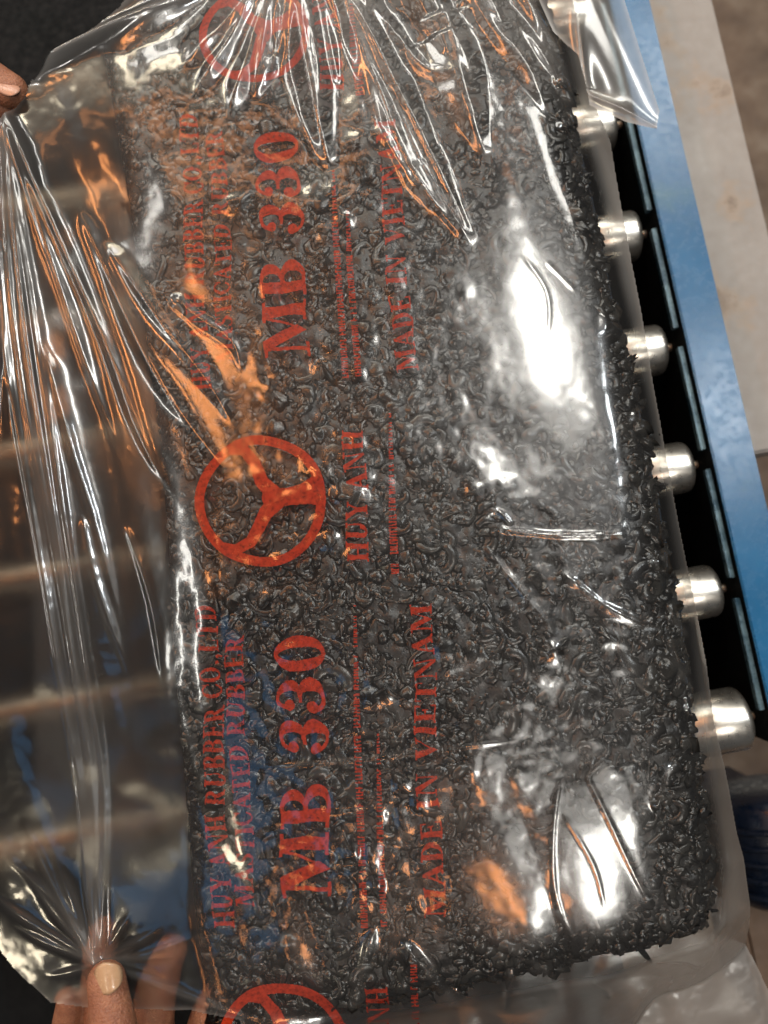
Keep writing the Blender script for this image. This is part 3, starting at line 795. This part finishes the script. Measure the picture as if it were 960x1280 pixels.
def text(s, p0, p1, h, st=.75, worn=1.15, bold=0.0):
    """baseline from p0 (first letter) to p1 (end of the last letter)"""
    x = 0; lay = []
    for ch in s:
        w, pr = GL[ch]; lay.append((x, w, pr)); x += w + .05
    tot = x - .05
    p0 = np.array(p0, float); p1 = np.array(p1, float); L = np.linalg.norm(p1 - p0); e = (p1 - p0) / L; nrm = np.array([e[1], -e[0]])   # cap tops to the left of a line running up
    if nrm[0] > 0: nrm = -nrm
    sc = L / tot
    cs_ = np.array([p0, p1, p0 + nrm * h, p1 + nrm * h])
    X0_, Y0_ = cs_.min(0) - 4; X1_, Y1_ = cs_.max(0) + 4
    xs = np.arange(X0_, X1_, st); ys = np.arange(Y0_, Y1_, st); X, Y = np.meshgrid(xs + st / 2, ys + st / 2)
    # slight wander of the film under the print
    wx = 1.8 * np.sin(Y / 41 + p0[0]) + 1.1 * np.sin(Y / 15 + X / 31) + .5 * np.sin(Y / 5.3 + X / 7); wy = 1.3 * np.sin(X / 13 + Y / 37) + .6 * np.sin(X / 6 + Y / 11)
    U_ = ((X + wx - p0[0]) * e[0] + (Y + wy - p0[1]) * e[1]) / sc; V_ = ((X + wx - p0[0]) * nrm[0] + (Y + wy - p0[1]) * nrm[1]) / h
    M = np.zeros(X.shape, bool)
    for x, w, pr in lay:
        s_ = (U_ > x - .15) & (U_ < x + w + .15)
        if pr and s_.any():
            m = eval_prims(pr, U_[s_] - x, V_[s_]); M[s_] |= m
    M &= wear(X, Y, worn)
    return ink_cells('printed_lettering', M, X0_, Y0_, st)


def emblem(cx, cy, r, sx=1.0, sy=1.0, st=.75, rot=0.0):
    def tr_(p):
        x, y = (p[0] - 326) / 82 * r * sx, (p[1] - 626) / 82 * r * sy
        return (cx + x * math.cos(rot) - y * math.sin(rot), cy + x * math.sin(rot) + y * math.cos(rot))
    m_ = r * max(sx, sy) + 6
    xs = np.arange(cx - m_, cx + m_, st); ys = np.arange(cy - m_, cy + m_, st); X, Y = np.meshgrid(xs, ys)
    c, s = math.cos(-rot), math.sin(-rot)
    LX = ((X - cx) * c - (Y - cy) * s) / (r * sx) + .014 * np.sin(Y / 19); LY = ((X - cx) * s + (Y - cy) * c) / (r * sy) + .014 * np.sin(X / 15)
    rho = np.hypot(LX, LY)
    M = (rho < 1) & (rho > .855)
    for path, ws in (([(254, 596), (264, 574), (282, 562), (303, 563), (317, 579), (327, 602), (350, 622)], (8, 12, 13, 14, 15, 17, 22)),
                     ([(256, 662), (272, 682), (293, 688), (312, 678), (323, 659), (333, 640), (350, 622)], (8, 12, 13, 14, 15, 17, 22)),
                     ([(340, 622), (362, 619), (380, 617), (402, 612)], (24, 22, 26, 40))):
        for i in range(len(path) - 1):
            for t_ in np.linspace(0, 1, 9):
                x = path[i][0] * (1 - t_) + path[i + 1][0] * t_; y = path[i][1] * (1 - t_) + path[i + 1][1] * t_; w = ws[i] * (1 - t_) + ws[i + 1] * t_
                M |= np.hypot(LX - (x - 326) / 82, LY - (y - 626) / 82) < w / 2 / 82
    M &= rho < 1
    M &= wear(X, Y, 1.5)
    o = ink_cells('printed_emblem', M, xs[0], ys[0], st)
    return o


def tiny(p0, p1, h, sd):
    """small print too fine to read: little upright marks"""
    r = np.random.default_rng(sd)
    p0 = np.array(p0, float); p1 = np.array(p1, float); L = np.linalg.norm(p1 - p0); e = (p1 - p0) / L; nrm = np.array([-abs(e[1]), e[0] * np.sign(-e[1]) * -1])
    nrm = np.array([e[1], -e[0]]); nrm = nrm if nrm[0] < 0 else -nrm
    c = np.array([p0, p1, p0 + nrm * h]); X0_, Y0_ = c.min(0) - 3; X1_, Y1_ = c.max(0) + 3; st = .75
    xs = np.arange(X0_, X1_, st); ys = np.arange(Y0_, Y1_, st); X, Y = np.meshgrid(xs + st / 2, ys + st / 2)
    U_ = (X - p0[0]) * e[0] + (Y - p0[1]) * e[1]; V_ = (X - p0[0]) * nrm[0] + (Y - p0[1]) * nrm[1]
    M = np.zeros(X.shape, bool); x = 0
    while x < L:
        w = r.uniform(3.2, 5.2)
        if r.random() > .12:
            M |= (U_ > x) & (U_ < x + 1.6) & (V_ > 0) & (V_ < h)
            k = r.integers(0, 4)
            if k == 0: M |= (U_ > x) & (U_ < x + w - 1) & (V_ > 0) & (V_ < 1.8)
            elif k == 1: M |= (U_ > x) & (U_ < x + w - 1) & (V_ > h - 1.8) & (V_ < h)
            elif k == 2: M |= (U_ > x + w - 2.4) & (U_ < x + w - 1) & (V_ > 0) & (V_ < h)
            else: M |= (U_ > x) & (U_ < x + w - 1) & (abs(V_ - h / 2) < 1)
        x += w
    return ink_cells('printed_small_line', M, X0_, Y0_, st)


text('MB 330', (415, 1122), (406, 793), 62)
text('MB 330', (388, 445), (371, 162), 56)
text('HUY ANH RUBBER CO.,LTD', (291, 1160), (271, 756), 26, worn=.62)
text('MASTICATED RUBBER', (319, 1132), (303, 795), 23, worn=.55)
text('MADE IN VIETNAM', (556, 1146), (539, 754), 27, worn=.8)
text('HUY ANH RUBBER CO.,LTD', (263, 488), (247, 142), 24, worn=.62)
text('MASTICATED RUBBER', (293, 452), (281, 163), 21, worn=.5)
text('MADE IN VIETNAM', (521, 464), (494, 148), 26, worn=.8)
text('HUY ANH', (461, 702), (454, 536), 27, worn=1.3)
text('HUY ANH', (430, 112), (418, -30), 30, worn=1.3)
text('HUY ANH', (488, 1385), (484, 1234), 28, worn=1.3)
emblem(326, 626, 82)
emblem(352, 1312, 84)
emblem(318, 42, 70, 1.0, .86, rot=-.25)
for k, (a, b, h) in enumerate((((460, 1160), (445, 755), 9), ((484, 1158), (474, 920), 8), ((436, 472), (418, 215), 8), ((452, 470), (436, 265), 8),
                               ((499, 717), (489, 515), 10), ((525, 1300), (521, 1205), 9), ((456, 118), (440, 0), 11))):
    tiny(a, b, h, 300 + k)


# ------------------------------------------------------------------ the hands
def tube_bm(bm, pts, rad, seg=16, squash=.88):
    pts = [Vector(p) for p in pts]
    # resample smoothly
    P = []; Rr = []
    ext = [pts[0] * 2 - pts[1]] + pts + [pts[-1] * 2 - pts[-2]]; er = [rad[0]] + list(rad) + [rad[-1]]
    for i in range(len(ext) - 3):
        for t in np.linspace(0, 1, 6)[:-1]:
            f = lambda a, b, c, d: .5 * ((2 * b) + (c - a) * t + (2 * a - 5 * b + 4 * c - d) * t * t + (-a + 3 * b - 3 * c + d) * t ** 3)
            P.append(f(*ext[i:i + 4])); Rr.append(f(*er[i:i + 4]))
    P.append(pts[-1]); Rr.append(rad[-1])
    # round end
    d = (P[-1] - P[-2]).normalized(); r = Rr[-1]; e = P[-1].copy()
    for a in (.3, .6, .85, .98):
        P.append(e + d * r * .95 * a); Rr.append(r * math.sqrt(1 - a * a))
    rings = []
    for i, (p, r) in enumerate(zip(P, Rr)):
        t = (P[min(i + 1, len(P) - 1)] - P[max(i - 1, 0)]).normalized()
        s = t.cross(Vector((0, 0, 1))).normalized(); b = s.cross(t)
        rings.append([bm.verts.new(p + s * math.cos(k * 2 * math.pi / seg) * r + b * math.sin(k * 2 * math.pi / seg) * r * squash) for k in range(seg)])
    for A, Bq in zip(rings, rings[1:]):
        for i in range(seg): bm.faces.new((A[i], A[(i + 1) % seg], Bq[(i + 1) % seg], Bq[i]))
    bm.faces.new(rings[0]); bm.faces.new(rings[-1])


def W3(px, py, dz): return Vector(at(px, py, ZT + dz))


def make_hand(limbs, label, loc):
    bm = bmesh.new()
    for pts, rad in limbs: tube_bm(bm, pts, rad)
    me = bm_mesh('hand_raw', bm); o = bpy.data.objects.new('hand_raw', me); C.objects.link(o)
    md = o.modifiers.new('r', 'REMESH'); md.mode = 'VOXEL'; md.voxel_size = .0011
    sm = o.modifiers.new('s', 'SMOOTH'); sm.iterations = 5; sm.factor = .5
    dg = bpy.context.evaluated_depsgraph_get(); dg.update()
    m2 = bpy.data.meshes.new_from_object(o.evaluated_get(dg)); bpy.data.objects.remove(o)
    m2.name = 'hand'; m2.transform(Matrix.Translation(-Vector(loc)))
    h = link('hand', m2, M_skin, None, True); h.location = loc
    return tag(h, label, 'hand')


def nail(hand, c, d, w, l, r, upv, mat=None):
    """curved nail plate centred at c pointing along d on a finger of radius r"""
    d = Vector(d).normalized(); s = d.cross(Vector(upv)).normalized(); n_ = s.cross(d).normalized()
    a, b = 11, 11; vs_ = []; fs = []
    for i in range(a):
        for j in range(b):
            u = i / (a - 1) * 2 - 1; v = j / (b - 1) * 2 - 1
            wid = w * (1 - .12 * v * v) * math.sqrt(max(0, 1 - .35 * max(v, 0) ** 4 - .35 * max(-v, 0) ** 4))
            x = u * wid; ln = l * (1 - .28 * u * u)
            vs_.append(c + s * x + d * v * ln + n_ * (math.sqrt(max(r * r - x * x, 0)) - r - .0004 * v * v))
    for i in range(a - 1):
        for j in range(b - 1): fs.append((i * b + j, (i + 1) * b + j, (i + 1) * b + j + 1, i * b + j + 1))
    me = bpy.data.meshes.new('nail'); me.from_pydata([tuple(p - hand.location) for p in vs_], [], fs)
    o = link('nail', me, mat or M_nail, None, True); o.parent = hand
    so = o.modifiers.new('t', 'SOLIDIFY'); so.thickness = .0007; so.offset = -1
    return o


# lower hand: thumb over the film, fingers under it
lh = make_hand([
    ([W3(205, 1500, -.012), W3(165, 1400, .006), W3(146, 1310, .016), W3(133, 1225, .0135)], (.016, .0138, .0122, .0098)),
    ([W3(200, 1480, -.035), W3(150, 1370, -.036), W3(128, 1270, -.030), W3(128, 1190, -.014), W3(132, 1160, -.0105)], (.013, .0108, .0100, .0088, .0072)),
    ([W3(250, 1480, -.038), W3(212, 1370, -.036), W3(192, 1290, -.028), W3(200, 1225, -.0175), W3(216, 1185, -.017)], (.0145, .0125, .0118, .0108, .0088)),
    ([W3(300, 1480, -.040), W3(262, 1390, -.036), W3(250, 1320, -.028), W3(262, 1262, -.022), W3(285, 1225, -.022)], (.0125, .0108, .0100, .0092, .0078)),
    ([W3(165, 1490, -.045), W3(105, 1380, -.045), W3(84, 1300, -.034), W3(88, 1246, -.018)], (.0105, .0092, .0086, .0072)),
    ([W3(170, 1560, -.035), W3(215, 1500, -.034)], (.022, .024)), ([W3(290, 1560, -.036), W3(255, 1500, -.034)], (.022, .024)),
    ([W3(190, 1520, -.034), W3(270, 1520, -.034)], (.022, .022)), ([W3(240, 1800, -.04), W3(230, 1560, -.035)], (.027, .025)),
], 'bare hand pinching the film at the lower left with its thumb on top', W3(190, 1400, -.02))
d_ = W3(133, 1225, .0135) - W3(146, 1310, .016)
nail(lh, W3(132, 1224, .0135 + .0092), d_, .0072, .0074, .0088, (0, 0, 1))

# upper hand: fingertips entering from the left edge
uh = make_hand([
    ([W3(-220, 40, .0), W3(-120, 62, .004), W3(-40, 85, .009), W3(14, 114, .007)], (.0145, .0132, .0122, .0102)),
    ([W3(-220, 80, -.02), W3(-110, 120, -.022), W3(-30, 140, -.014), W3(12, 134, -.0095)], (.0125, .0108, .0092, .0072)),
    ([W3(-230, 130, -.025), W3(-140, 190, -.028), W3(-70, 220, -.022), W3(-35, 205, -.014)], (.0120, .0105, .0090, .0072)),
    ([W3(-240, 170, -.03), W3(-180, 250, -.032), W3(-130, 280, -.025), W3(-95, 265, -.018)], (.0115, .0100, .0085, .0070)),
    ([W3(-250, 210, -.035), W3(-220, 300, -.035), W3(-180, 330, -.03), W3(-150, 318, -.022)], (.0105, .0090, .0080, .0065)),
    ([W3(-420, 120, -.02), W3(-240, 60, -.01)], (.024, .018)), ([W3(-420, 140, -.02), W3(-245, 160, -.026)], (.024, .018)),
    ([W3(-620, 140, -.02), W3(-400, 130, -.02)], (.026, .026)),
], 'bare fingertips holding the film at the upper left edge', W3(-60, 110, 0))
d_ = W3(12, 118, .007) - W3(-40, 95, .009)
nail(uh, W3(10, 108, .007 + .0086), d_, .0052, .0066, .0095, (.25, .25, 1), M_nailp)
